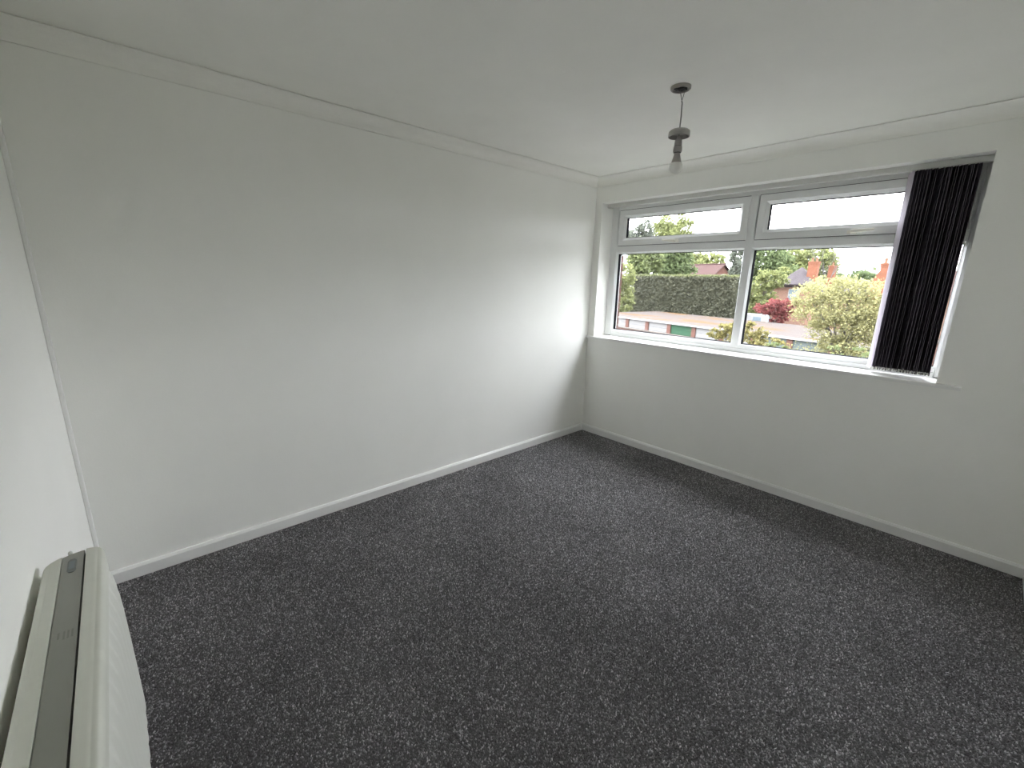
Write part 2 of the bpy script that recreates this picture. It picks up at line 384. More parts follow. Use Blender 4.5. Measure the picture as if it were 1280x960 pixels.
# ------------------------------------------------------------------ vertical blind
bl = empty('vertical_blind', (2.33, .09, WZ1), 'dark aubergine vertical blind drawn to one end of the window', 'blind')
build('headrail', MB().prism([(.078, WZ1 - .002), (.078, WZ1 - .030), (.082, WZ1 - .034), (.118, WZ1 - .034), (.122, WZ1 - .030), (.122, WZ1 - .002)], 'x', WX0 + .002, WX1 - .002), M['headrail'], bl)
VZ0, VZ1, VW = 1.004, 2.150, .100
def vane_mesh(n=6, sag=.004):
    b = MB(); th = .0009
    for s in (1, -1):
        pass
    vs = []; cols = n + 1
    for z in (VZ0, VZ0 + .03, (VZ0 + VZ1) / 2, VZ1 - .02, VZ1):
        for side in (th, -th):
            for i in range(cols):
                u = i / n * 2 - 1
                wd = VW / 2 * (1 if z < VZ1 - .001 else .92)
                vs.append((u * wd, sag * (1 - u * u) + side, z - 1.5))
    rows = 5; fs = []
    for r in range(rows - 1):
        a, c = r * 2 * cols, (r + 1) * 2 * cols
        for i in range(n):
            fs.append((a + i, a + i + 1, c + i + 1, c + i)); fs.append((a + cols + i + 1, a + cols + i, c + cols + i, c + cols + i + 1))
        fs.append((a, c, c + cols, a + cols)); fs.append((a + n, a + cols + n, c + cols + n, c + n))
    for r in (0, rows - 1):
        a = r * 2 * cols
        for i in range(n): fs.append((a + i, a + cols + i, a + cols + i + 1, a + i + 1))
    b.add(vs, fs); return b
def place(o, x, y, ang):
    o.rotation_euler = (0, 0, ang); o.location = Vector((x, y, 1.5)) - bl.location
proto = {}
NV = 22
vx = [2.186] + [2.203 + (2.449 - 2.203) * i / (NV - 1) for i in range(NV)]
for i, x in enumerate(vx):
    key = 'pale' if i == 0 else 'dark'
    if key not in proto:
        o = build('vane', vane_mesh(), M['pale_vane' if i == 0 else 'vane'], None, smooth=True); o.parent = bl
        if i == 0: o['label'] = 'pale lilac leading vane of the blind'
        wt = build('bottom_weight', MB().box(-VW/2 + .006, -.0022, VZ0 - 1.5 + .001, VW/2 - .006, .0062, VZ0 - 1.5 + .012), M['weight'], None, bevel=.001); wt.parent = o
        hk = build('hanger_hook', MB().box(-.012, -.001, VZ1 - 1.5 - .012, .012, .004, VZ1 - 1.5 + .012), M['weight'], None); hk.parent = o
        proto[key] = (o, wt, hk)
    else:
        o0, w0, h0 = proto[key]; o = o0.copy(); COL.objects.link(o); o.parent = bl
        for c0 in (w0, h0):
            c = c0.copy(); COL.objects.link(c); c.parent = o
    base = math.radians(112)
    j = 0 if i == 0 else rnd.uniform(-7, 7)
    if i in (4, 5, 9): j += 10
    place(o, x, .094 + (0 if i == 0 else rnd.uniform(-.003, .003)), base + math.radians(j))
# bead chains linking the vane bottoms, and the control chain beside the stack
for dy in (-.043, .046):
    ch = MB()
    for i in range(1, len(vx) - 1):
        a, b_ = vx[i], vx[i + 1]; off = -.4 * dy
        y = .094 + dy
        pts = [(a + off, y, VZ0 + .006), (a + off + (b_ - a) * .25, y - .002, VZ0 + .016 if dy < 0 else VZ0 - .004), (a + off + (b_ - a) * .75, y - .002, VZ0 + .018 if dy < 0 else VZ0 - .004), (b_ + off, y, VZ0 + .006)]
        ch.tube(pts, .0016, 5)
    build('bottom_chain', ch, M['weight'], bl)
ctl = MB()
for dx in (0, .012):
    z = WZ1 - .036
    while z > 1.09:
        ctl.lathe([(.0005, -.0022), (.0022, 0), (.0005, .0022)], (2.474 + dx * .4, .09 + dx, z), 5); z -= .0075
build('control_chain', ctl, M['weight'], bl)['kind'] = 'stuff'

# ------------------------------------------------------------------ pendant lamp
LX, LY = 1.486, -1.302
lamp = empty('pendant_lamp', (LX, LY, H), 'bare pendant bulb hanging from a ceiling rose with its cover slipped down', 'lamp')
rx, ry = LX - .014, LY - .002
rose = MB(); rose.lathe([(.046, 0), (.046, -.010), (.042, -.014), (.038, -.014), (.037, -.007), (.002, -.007)], (rx, ry, H), 32)
rs = build('ceiling_rose', rose, M['lamprose'], lamp, smooth=True)
tb = MB(); tb.box(rx - .008, ry - .016, H - .016, rx + .026, ry + .014, H - .006); tb.box(rx - .026, ry - .02, H - .010, rx - .008, ry + .006, H - .006)
build('terminal_block', tb, M['dark'], rs)
build('flex_cord', MB().tube([(LX - .004, LY, H - .062), (LX - .001, LY, 2.33), (LX + .001, LY, 2.27), (LX, LY, 2.215), (LX, LY, 2.165)], .0030, 8), M['cable'], lamp, smooth=True)
for dx in (-.012, .014):
    build('wire', MB().tube([(LX - .004, LY, H - .060), (LX - .004 + dx * .45, LY, H - .042), (LX - .006 + dx, LY, H - .012)], .0016, 6), M['cable'], lamp, smooth=True)
cover = MB(); cover.lathe([(.010, 2.2145), (.040, 2.2135), (.0485, 2.206), (.0495, 2.184), (.046, 2.183), (.045, 2.203), (.010, 2.207)], (LX, LY, 0), 32)
cv = build('rose_cover', cover, M['lampwhite'], lamp, smooth=True); cv['label'] = 'round rose cover slipped down the flex'
lh = MB(); lh.lathe([(.007, 2.184), (.0085, 2.174), (.016, 2.170), (.0178, 2.146), (.0175, 2.1445)], (LX, LY, 0), 24)
build('lamp_holder', lh, M['lampwhite'], lamp, smooth=True)
for z0 in (2.1445, 2.116):
    build('holder_seam', MB().lathe([(.0165, z0), (.0165, z0 - .003)], (LX, LY, 0), 24), M['lampcap'], lamp)
lh2 = MB(); lh2.lathe([(.0185, 2.1425), (.0200, 2.137), (.0205, 2.120), (.0190, 2.116)], (LX, LY, 0), 24)
build('holder_skirt', lh2, M['lampwhite'], lamp, smooth=True)
bs = MB(); bs.lathe([(.0135, 2.1125), (.0165, 2.095), (.0225, 2.074), (.0245, 2.070)], (LX, LY, 0), 24)
bu = MB(); bu.lathe([(.0245, 2.070)] + [(.0305 * math.sin(a), 2.0505 + .0305 * math.cos(a)) for a in [math.radians(k) for k in range(52, 179, 9)]], (LX, LY, 0), 28)
bo = build('bulb', bu, M['bulb'], lamp, smooth=True); bo['label'] = 'frosted globe bulb, unlit'
build('bulb_base', bs, M['bulbbase'], bo, smooth=True)

# ------------------------------------------------------------------ panel heater
HB, HF, HT = -3.650, -3.538, .800
HX0, HX1 = 1.19, 1.96
heat = empty('panel_heater', ((HX0 + HX1) / 2, -D, .31), 'slim cream electric panel heater with fluted front fixed low on the wall', 'heater')
EY = [(-3.650, .065), (-3.6485, .054), (-3.645, .040), (-3.637, .027), (-3.625, .016), (-3.612, .009), (-3.600, .004), (-3.585, .001), (-3.570, .001), (-3.555, .007), (-3.547, .018), (-3.5415, .034), (-3.538, .056)]
def endx(y):
    for (a, u), (b_, v) in zip(EY, EY[1:]):
        if a <= y <= b_: return u + (v - u) * (y - a) / (b_ - a)
    return EY[-1][1]
def strip(y0, y1, n=10):
    ys = [y0 + (y1 - y0) * i / n for i in range(n + 1)]
    return [(HX0 + endx(y), y) for y in ys] + [(HX1 - endx(y), y) for y in reversed(ys)]
def capmesh(y0, y1, z0, z1, rb=0, rf=0):
    # a strip of the lid; rb / rf round its back / front top edge
    b = MB(); n = 14; ys = [y0 + (y1 - y0) * i / n for i in range(n + 1)]
    def top(y):
        z = z1
        if rb and y - y0 < rb: d = rb - (y - y0); z = z1 - rb + math.sqrt(max(0, rb*rb - d*d))
        if rf and y1 - y < rf: d = rf - (y1 - y); z = min(z, z1 - rf + math.sqrt(max(0, rf*rf - d*d)))
        return z
    xs = [0, .004, .012, .5, 1]
    vs = []
    for y in ys:
        xa, xb = HX0 + endx(y), HX1 - endx(y); t = top(y)
        vs += [(xa, y, z0), (xa, y, t - .008), (xa + .0025, y, t - .0025), (xa + .008, y, t), (xb - .008, y, t), (xb - .0025, y, t - .0025), (xb, y, t - .008), (xb, y, z0)]
    k = 8; fs = []
    for i in range(n):
        for j in range(k): fs.append((i*k + j, i*k + (j+1) % k, (i+1)*k + (j+1) % k, (i+1)*k + j))
    fs.append(tuple(range(k))); fs.append(tuple(n*k + j for j in range(k - 1, -1, -1)))
    return b.add(vs, fs)
build('back_cover', capmesh(HB, -3.6185, .30, HT, rb=.006), M['heater'], heat, smooth=True)
cs = build('control_strip', capmesh(-3.6172, -3.5785, .72, HT - .0025), M['heater_strip'], heat, smooth=True)
build('front_cover', capmesh(-3.5745, HF, .755, HT, rf=.012), M['heater'], heat, smooth=True)
build('core', MB().box(HX0 + .07, -3.6185, .31, HX1 - .07, -3.558, .775), M['dark'], heat)
dm = MB(); dx0, dx1, dy0, dy1 = 1.232, 1.298, -3.6065, -3.5905
pl = [(dx0 + .010, dy0), (dx1 - .010, dy0), (dx1, dy0 + .004), (dx1, dy1 - .004), (dx1 - .010, dy1), (dx0 + .010, dy1), (dx0, dy1 - .004), (dx0, dy0 + .004)]
dm.prism(pl, 'z', HT - .0040, HT - .0012)
dp = build('display', dm, M['display'], cs)
build('screen', MB().box(dx0 + .012, dy0 + .003, HT - .0016, dx1 - .016, dy1 - .003, HT - .0008), M['screen'], cs)
lg = MB()
for k, (a, ln) in enumerate(((0, .020), (.008, .026), (.014, .026), (.020, .026))):
    yy = -3.6075 + a
    lg.box(1.535, yy, HT - .0027, 1.535 + ln, yy + .003, HT - .0022)
build('faint_lettering', lg, M['heater_logo'], cs)
build('lug', MB().lathe([(.0045, 0), (.0045, .009), (.002, .0125)], (HX0 + .008, -3.604, HT - .008), 10), M['panel'], heat)
# fluted front panel
fp = MB(); px0, px1 = 1.246, 1.905; nf = 12; per = (px1 - px0) / nf; nx = nf * 8
zs = [.762, .752, .738, .722, .70, .66, .56, .44, .36, .330, .318, .310]
outy = [-3.541, -3.536, -3.531, -3.5275, -3.525, -3.5235, -3.5225, -3.522, -3.522, -3.523, -3.526, -3.532]
amp = [0, .003, .007, .009, .010, .0105, .0105, .0105, .008, .0025, .001, 0]
vs_ = []
for z, y, a in zip(zs, outy, amp):
    for i in range(nx + 1):
        u = (i / 8) % 1.0
        pr = (math.cos(2 * PI * u) * .5 + .5) ** 2.6
        e = min(1, i / 4, (nx - i) / 4)
        vs_.append((px0 + (px1 - px0) * i / nx, y - a * (1 - pr) * e - (1 - e) * .006, z))
nr = len(zs); base = len(vs_)
fs_ = [(r*(nx+1) + i, r*(nx+1) + i + 1, (r+1)*(nx+1) + i + 1, (r+1)*(nx+1) + i) for r in range(nr - 1) for i in range(nx)]
vs_ += [(px0, -3.556, zs[0]), (px1, -3.556, zs[0]), (px1, -3.556, zs[-1]), (px0, -3.556, zs[-1])]
fs_ += [(base, base + 1, base + 2, base + 3)]
fs_ += [tuple([base + 1, base] + list(range(nx + 1)))]
fs_ += [tuple([base + 3, base + 2] + [(nr-1)*(nx+1) + i for i in range(nx, -1, -1)])]
fs_ += [tuple([base, base + 3] + [r*(nx+1) for r in range(nr - 1, -1, -1)])]
fs_ += [tuple([base + 2, base + 1] + [r*(nx+1) + nx for r in range(nr)])]
fp.add(vs_, fs_)
build('fluted_panel', fp, M['panel'], heat, smooth=True)
for x in (1.38, 1.77):
    build('wall_bracket', MB().box(x - .02, -D, .40, x + .02, HB + .002, .66), M['dark'], heat)

# ------------------------------------------------------------------ outside
GZ = -4.4
def out_pt(px, py, dist):
    d = R3 @ Vector(((px - 640) / F_PX, 1, -(py - 480) / F_PX))
    return Vector(CAM) + d * (dist / d.y)
def terrain():
    b = MB(); b.box(-260, .36, GZ - .5, 220, 420, GZ); return b
struct('ground', terrain(), M['ground'], 'tarmac and grass ground of the yard far below the window', 'ground')
def hills():
    b = MB(); n = 60; xs = [-900 + 1500 * i / n for i in range(n + 1)]
    vs = []
    for x in xs:
        h = 5 + 13 * math.exp(-((x + 118) / 34) ** 2) + 8 * math.exp(-((x + 260) / 90) ** 2) + 9 * math.exp(-((x + 20) / 60) ** 2) + 1.2 * math.sin(x * .09)
        vs += [(x, 640, GZ), (x, 700, GZ + h * .75 + 2), (x, 760, GZ + h + 4), (x, 900, GZ)]
    fs = [(i*4 + k, (i+1)*4 + k, (i+1)*4 + k + 1, i*4 + k + 1) for i in range(n) for k in range(3)]
    return b.add(vs, fs)
struct('hills', hills(), M['hill'], 'low blue green hill on the horizon beyond the chimneys', 'hill', smooth=True)

def leaves(name, pts, size, m, parent, flat=0):
    n = len(pts); pts = np.asarray(pts)
    a = NP.normal(size=(n, 3)); a /= np.linalg.norm(a, axis=1)[:, None]
    b = NP.normal(size=(n, 3)); b -= (a * b).sum(1)[:, None] * a; b /= np.linalg.norm(b, axis=1)[:, None]
    s = (size * NP.uniform(.6, 1.4, n))[:, None]
    off = np.array(wloc(parent))
    V = np.stack([pts - a * s, pts - b * s * .55, pts + a * s, pts + b * s * .55], 1) - off
    me = bpy.data.meshes.new(name); me.vertices.add(n * 4); me.vertices.foreach_set('co', V.reshape(-1))
    me.loops.add(n * 4); me.loops.foreach_set('vertex_index', np.arange(n * 4, dtype=np.int32))
    me.polygons.add(n); me.polygons.foreach_set('loop_start', np.arange(0, n * 4, 4, dtype=np.int32))
    me.update(calc_edges=True); me.materials.append(m)
    o = bpy.data.objects.new(name, me); COL.objects.link(o); o.parent = parent; o['kind'] = 'stuff'
    return o
def blob_pts(blobs, n, clump=.28, per=30):
    vol = np.array([b[3] * b[4] * b[5] for b in blobs]) ** (2/3); vol /= vol.sum(); P = []
    for b, v in zip(blobs, vol):
        k = max(3, int(n * v / per))
        d = NP.normal(size=(k, 3)); d /= np.linalg.norm(d, axis=1)[:, None]
        r = NP.uniform(.25, 1, k) ** .45
        c = d * r[:, None]
        p = np.repeat(c, per, 0) + NP.normal(0, clump * .5, (k * per, 3))
        P.append(p * np.array(b[3:6]) + np.array(b[:3]))
    return np.concatenate(P)
def tree(name, label, cat, base, blobs, n, leaf, m, trunk=.2, group=None):
    root = empty(name, base, label, cat, group)
    top = max(b[2] + b[5] * .4 for b in blobs); bx, by, bz = base
    mx = sum(b[0] for b in blobs) / len(blobs); my = sum(b[1] for b in blobs) / len(blobs)
    t = MB(); t.tube([(bx, by, bz), (bx + (mx - bx) * .3, by, bz + (top - bz) * .4), (mx, my, top)], [trunk, trunk * .75, trunk * .2], 8)
    for b in blobs:
        z0 = bz + (top - bz) * .35; t.tube([(bx + (mx - bx) * .3, by, z0), ((bx + b[0]) / 2, (by + b[1]) / 2, (z0 + b[2]) / 2 + .3), (b[0], b[1], b[2])], [trunk * .5, trunk * .35, trunk * .1], 6)
    build('trunk', t, M['bark'], root, smooth=True)
    leaves('foliage', blob_pts(blobs, n), leaf, m, root)
    return root
def crown_px(dist, specs, depth=1.0):
    # rounded clumps of a crown: (px, py, rx_px, rz_px) seen from the window at a distance
    s = dist / F_PX; R = []
    for px, py, a, b in specs:
        p = out_pt(px, py, dist); sc = s * 1.25
        R.append((p.x, p.y, p.z, a * sc, max(a, b) * sc * depth, b * sc))
    return R
def tree_px(name, label, cat, dist, specs, n, leaf, m, **k):
    bl_ = crown_px(dist, specs); cx = sum(b[0] for b in bl_) / len(bl_)
    if cat == 'shrub':   # shrubs are leafy down to the ground
        zb = min(b[2] - b[5] * .5 for b in bl_); x0, x1 = min(b[0] for b in bl_), max(b[0] for b in bl_); r = max(b[3] for b in bl_)
        for x in (x0, cx, x1): bl_.append((x * .8 + cx * .2, bl_[0][1], (zb + GZ) / 2, r * .9, r * .8, (zb - GZ) / 2))
        n = int(n * 1.6)
    return tree(name, label, cat, (cx, bl_[0][1], GZ), bl_, n, leaf, M[m], **k)

# garages: one row with a continuous flat roof, seen from above
GU, GN = Vector((.974, -.225, 0)), Vector((.225, .974, 0))
GO = Vector((-13.6, 33.0, 0)); GP = 2.68; GTOP = -2.1
def gpt(s, d): return GO + GU * s + GN * d
garage = empty('garage_row', (GO.x, GO.y, GZ), 'long flat roofed row of brick garages with a white fascia before the hedge', 'garage')
S0, S1 = -9.35 - 2 * GP, 12.6
c = gpt((S0 + S1) / 2, 5.1)
build('roof', MB().rbox(c, GU, GN, (S1 - S0) / 2, 5.2, GTOP - .04, GTOP + .02), M['felt'], garage)
c = gpt((S0 + S1) / 2, -.14); build('fascia', MB().rbox(c, GU, GN, (S1 - S0) / 2, .03, GTOP - .12, GTOP + .03), M['white_ext'], garage)
c = gpt((S0 + S1) / 2, 7.6); build('rear_wall', MB().rbox(c, GU, GN, (S1 - S0) / 2 - .1, 2.5, GZ, GTOP - .04), M['brick_pink'], garage)
s = S0 + .2; k = 0
cols_ = ['door_white', 'door_white', 'door_white', 'door_white', 'door_green', 'door_white', 'door_white', 'door_grey', 'door_grey', 'door_grey', 'door_grey', 'door_grey']
s = S0 + .3
while s < S1:
    c = gpt(s, .2); build('pier', MB().rbox(c, GU, GN, .20, .22, GZ, GTOP - .04), M['brick_pink'], garage)
    if s + GP < S1:
        q = cols_[k % len(cols_)]
        dr = build('garage_door', MB().rbox(gpt(s + GP/2, .12), GU, GN, GP/2 - .2, .03, GZ, GTOP - .17), M[q], garage)
        if q == 'door_green': dr['label'] = 'green up-and-over garage door'
        b = MB()
        for j in range(5): b.rbox(gpt(s + GP/2, .075), GU, GN, GP/2 - .32, .012, GZ + .25 + j * .37, GZ + .30 + j * .37)
        build('door_rib', b, M[q], dr)
        build('door_handle', MB().rbox(gpt(s + GP/2, .06), GU, GN, .08, .03, GZ + .95, GZ + 1.0), M['gasket'], dr)
    s += GP; k += 1
# low boundary wall in front of the forecourt
wl = empty('boundary_wall', (-18.4, 30, GZ), 'low brick yard wall with pale coping in front of the garage doors', 'wall')
c = gpt(-4, -4); build('brickwork', MB().rbox(c, GU, GN, 12, .11, GZ, -2.64), M['brick_pink'], wl)
build('coping', MB().rbox(c, GU, GN, 12.05, .16, -2.64, -2.55), M['pale_stone'], wl)

# clipped hedge
hd = empty('clipped_hedge', (-22, 47.5, GZ), 'tall flat topped clipped conifer hedge behind the garage roof', 'hedge')
a, b_ = out_pt(790, 346, 52), out_pt(922, 345, 50.5)
def hedge():
    L_ = (b_ - a); L_.z = 0; ln = L_.length; u = L_.normalized(); n_ = Vector((-u.y, u.x, 0)); n = 15000
    zt = (a.z + b_.z) / 2
    core = MB(); mid = (a + b_) / 2 + n_ * .8
    core.rbox((mid.x, mid.y, 0), u, n_, ln / 2 - .25, .6, GZ, zt - .25); build('core', core, M['leaf_hedge'], hd)
    t = NP.uniform(0, ln, n); z = NP.uniform(GZ, zt, n); d = NP.normal(0, .10, n) + .12 * np.sin(t * 2.1) * np.sin(z * 1.7)
    P = np.stack([a.x + u.x * t + n_.x * d, a.y + u.y * t + n_.y * d, z], 1)
    n2 = 1500; z2 = NP.uniform(GZ, zt, n2); d2 = NP.uniform(0, 1.5, n2); t2 = np.where(NP.random(n2) < .5, 0, ln) + NP.normal(0, .1, n2)
    P = np.concatenate([P, np.stack([a.x + u.x * t2 + n_.x * d2, a.y + u.y * t2 + n_.y * d2, z2], 1)])
    leaves('foliage', P, .14, M['leaf_hedge'], hd)
    n3 = 3500; t3 = NP.uniform(0, ln, n3); d3 = NP.uniform(-.1, 1.5, n3)
    leaves('top_leaves', np.stack([a.x + u.x * t3 + n_.x * d3, a.y + u.y * t3 + n_.y * d3, zt + NP.normal(.02, .09, n3)], 1), .13, M['leaf_hedge_top'], hd)['label'] = 'lighter green leaves along the clipped top'  # top leaves take a slightly lighter, yellower green
hedge()

# houses
def gable_house(name, label, ridge_a, ridge_b, width, drop, wall, roof, cat='house'):
    # ridge from a to b (world points); eaves `drop` lower, half-width `width`
    root = empty(name, ((ridge_a.x + ridge_b.x) / 2, (ridge_a.y + ridge_b.y) / 2, GZ), label, cat)
    u = (ridge_b - ridge_a); u.z = 0; ln = u.length; u.normalize(); n_ = Vector((-u.y, u.x, 0)); zr = (ridge_a.z + ridge_b.z) / 2; ze = zr - drop
    wv = MB(); A, B = ridge_a.copy(), ridge_b.copy(); A.z = B.z = 0; iw = width - .3
    q = [A - n_ * iw, A + n_ * iw, B + n_ * iw, B - n_ * iw]
    vs = [(p.x, p.y, GZ) for p in q] + [(p.x, p.y, ze) for p in q] + [(A.x, A.y, zr - .15), (B.x, B.y, zr - .15)]
    wv.add(vs, [(0,1,5,8,4), (2,3,7,9,6), (1,2,6,5), (3,0,4,7), (3,2,1,0), (4,8,9,7), (5,6,9,8)])
    build('walls', wv, wall, root)
    r = MB(); A2, B2 = A - u * .35, B + u * .35; th = .16
    for sg in (1, -1):
        e1, e2 = A2 + n_ * sg * width, B2 + n_ * sg * width
        pts = [(A2.x, A2.y, zr), (B2.x, B2.y, zr), (e2.x, e2.y, ze - .15), (e1.x, e1.y, ze - .15)]
        r.add(pts + [(x, y, z + th) for x, y, z in pts], [(0,1,2,3), (7,6,5,4), (0,4,5,1), (1,5,6,2), (2,6,7,3), (3,7,4,0)])
    build('roof', r, roof, root)
    build('ridge_tiles', MB().tube([(A2.x, A2.y, zr + .16), (B2.x, B2.y, zr + .16)], .12, 8), roof, root)
    for p in (A2, B2):
        for sg in (1, -1):
            e = p + n_ * sg * width
            build('bargeboard', MB().tube([(p.x, p.y, zr + .08), (e.x, e.y, ze - .08)], .10, 4), M['tile_red'], root)
    return root, u, n_, zr, ze
def chimney(root, p, zb, zt, w, d, u, n_, pots=2, m='chim'):
    k = build('chimney', MB().rbox(p, u, n_, w, d, zb, zt - .35).rbox(p, u, n_, w + .03, d + .03, zt - .35, zt - .16).rbox(p, u, n_, w + .06, d + .06, zt - .16, zt), M[m], root)
    for i in range(pots):
        c = Vector(p) + Vector(u) * (w * .9 * ((i + .5) / pots * 2 - 1))
        build('chimney_pot', MB().lathe([(.14, 0), (.12, .1), (.11, .4), (.13, .45)], (c.x, c.y, zt - .01), 12), M['pot'], k, smooth=True)
    return k
ra, rb = out_pt(858, 332, 83), out_pt(904.5, 331.5, 80)
h1, u, n_, zr, ze = gable_house('house', 'red roofed house with a brick gable showing above the clipped hedge', ra, rb, 3.4, 2.7, M['brick_pink'], M['tile_red'])
sl = 2.7 / 3.4
def on_roof(A, u, n_, t, d, zr):   # point on the slope facing the window
    p = A + u * t - n_ * d; return Vector((p.x, p.y, zr - d * sl + .19))
pA = [on_roof(ra, u, n_, t, d, zr) for t, d in ((2.0, .9), (3.0, .9), (3.0, 1.9), (2.0, 1.9))]
sk_ = build('skylight', MB().add([p for p in pA] + [p + Vector((0, 0, .08)) for p in pA], [(0,1,2,3), (7,6,5,4), (0,4,5,1), (1,5,6,2), (2,6,7,3), (3,7,4,0)]), M['white_ext'], h1)
cg = (Vector((rb.x, rb.y, 0)) + u * .02)
gw = build('window', MB().rbox(cg, n_, u, .45, .04, ze + .1, ze + 1.1), M['white_ext'], h1)
build('pane', MB().rbox(cg + u * .04, n_, u, .38, .01, ze + .17, ze + 1.03), M['car_glass'], gw)

# second house: hipped grey roof with tall orange chimneys
ap = out_pt(1003, 334, 63.5); h2 = empty('hipped_house', (ap.x, ap.y, GZ), 'brick house with a pointed grey slate roof and tall orange chimneys', 'house')
ez = 1.55; hw = 2.1
q = [(-hw, -hw), (hw, -hw), (hw, hw), (-hw, hw)]
build('walls', MB().box(ap.x - hw + .35, ap.y - hw + .35, GZ, ap.x + hw - .35, ap.y + hw - .35, ez), M['brick'], h2)
rf = MB(); rf.add([(ap.x + x, ap.y + y, ez) for x, y in q] + [(ap.x + x, ap.y + y, ez - .14) for x, y in q] + [(ap.x - .05, ap.y, ap.z), (ap.x + .05, ap.y, ap.z)],
                  [(0,1,9,8), (1,2,9), (2,3,8,9), (3,0,8), (0,4,5,1), (1,5,6,2), (2,6,7,3), (3,7,4,0), (7,6,5,4)])
build('roof', rf, M['tile_grey'], h2)
build('gutter', MB().box(ap.x - hw - 2.7, ap.y - hw - .1, 1.18, ap.x + hw, ap.y - hw, 1.30), M['gasket'], h2)
build('side_wing', MB().box(ap.x - hw - 2.6, ap.y - hw + .3, GZ, ap.x - hw + .4, ap.y + 2, 1.2), M['brick'], h2)
build('wing_roof', MB().prism([(ap.y - hw, 1.24), (ap.y + 2.3, 1.24), (ap.y + .3, 2.0)], 'x', ap.x - hw - 2.8, ap.x - hw + .5), M['tile_grey'], h2)
p = out_pt(991, 369, 61.4)
wn = build('window', MB().box(p.x - .62, ap.y - hw + .27, p.z - .75, p.x + .62, ap.y - hw + .36, p.z + .75), M['white_ext'], h2)
for dx in (-.3, .3):
    for dz in (-.36, .36):
        build('pane', MB().box(p.x + dx - .24, ap.y - hw + .255, p.z + dz - .28, p.x + dx + .24, ap.y - hw + .275, p.z + dz + .28), M['car_glass'], wn)
ux, uy = Vector((1, 0, 0)), Vector((0, 1, 0))
c1 = out_pt(1018.5, 327, 62.7); chimney(h2, (c1.x, c1.y, 0), -1, c1.z, .50, .40, ux, uy, 2)
c2 = out_pt(1041.5, 332, 72); 
h3 = empty('terraced_house', (c2.x, c2.y, GZ), 'brick house mostly hidden by the willow, its slender chimney showing', 'house')
build('walls', MB().box(c2.x - 2.2, c2.y - .6, GZ, c2.x + 3.4, c2.y + 5, .6), M['brick'], h3)
r_ = MB(); r_.prism([(c2.y - 1.0, .5), (c2.y + 5.4, .5), (c2.y + 2.2, 1.7)], 'x', c2.x - 2.5, c2.x + 3.7); build('roof', r_, M['tile_grey'], h3)
chimney(h3, (c2.x, c2.y, 0), -1, c2.z, .38, .38, ux, uy, 1)
c3 = out_pt(1109, 329, 52)
h4 = empty('chimney_house', (c3.x, c3.y, GZ), 'brick house behind the blind edge with a broad shouldered chimney', 'house')
build('walls', MB().box(c3.x - .6, c3.y + .4, GZ, c3.x + 6, c3.y + 7, .9), M['brick'], h4)
r_ = MB(); r_.prism([(c3.y, .85), (c3.y + 7.4, .85), (c3.y + 3.7, 3.0)], 'x', c3.x - .2, c3.x + 6.3); build('roof', r_, M['tile_red'], h4)
k4 = chimney(h4, (c3.x + .1, c3.y, 0), -2, c3.z, .42, .45, ux, uy, 2)
build('chimney_shoulder', MB().prism([(c3.x - .32, 2.9), (c3.x + .1, 2.9), (c3.x + .1, -1), (c3.x - .95, -1), (c3.x - .95, 1.55)], 'y', c3.y - .44, c3.y + .44), M['chim'], h4)

# white van
vp = out_pt(943.5, 404, 54.7); van = empty('parked_van', (vp.x, vp.y, GZ), 'white van parked beyond the garages by the red maple', 'van')
vb = MB(); x0, y0 = vp.x - 2.3, vp.y - .95
vb.prism([(x0, GZ + .35), (x0, GZ + 2.3), (x0 + .15, GZ + 2.5), (x0 + 3.2, GZ + 2.5), (x0 + 4.0, GZ + 1.55), (x0 + 4.9, GZ + 1.25), (x0 + 5.0, GZ + .35)], 'y', y0, y0 + 1.9)
build('body', vb, M['car_white'], van, bevel=.06)
build('windscreen', MB().add([(x0 + 3.28, y0 + .15, GZ + 2.42), (x0 + 3.28, y0 + 1.75, GZ + 2.42), (x0 + 3.97, y0 + 1.8, GZ + 1.62), (x0 + 3.97, y0 + .1, GZ + 1.62),
                              (x0 + 3.31, y0 + .15, GZ + 2.45), (x0 + 3.31, y0 + 1.75, GZ + 2.45), (x0 + 4.0, y0 + 1.8, GZ + 1.64), (x0 + 4.0, y0 + .1, GZ + 1.64)],
                             [(0,1,2,3), (7,6,5,4), (0,4,5,1), (1,5,6,2), (2,6,7,3), (3,7,4,0)]), M['car_glass'], van)
build('side_window', MB().box(x0 + 2.35, y0 - .01, GZ + 1.6, x0 + 3.2, y0 + .02, GZ + 2.25), M['car_glass'], van)
for dx in (.9, 4.1):
    for dy in (0, 1.75):
        b = MB(); b.prism([(x0 + dx + .34 * math.cos(2*PI*i/16), GZ + .34 + .34 * math.sin(2*PI*i/16)) for i in range(16)], 'y', y0 + dy - .02, y0 + dy + .2); build('wheel', b, M['tyre'], van)

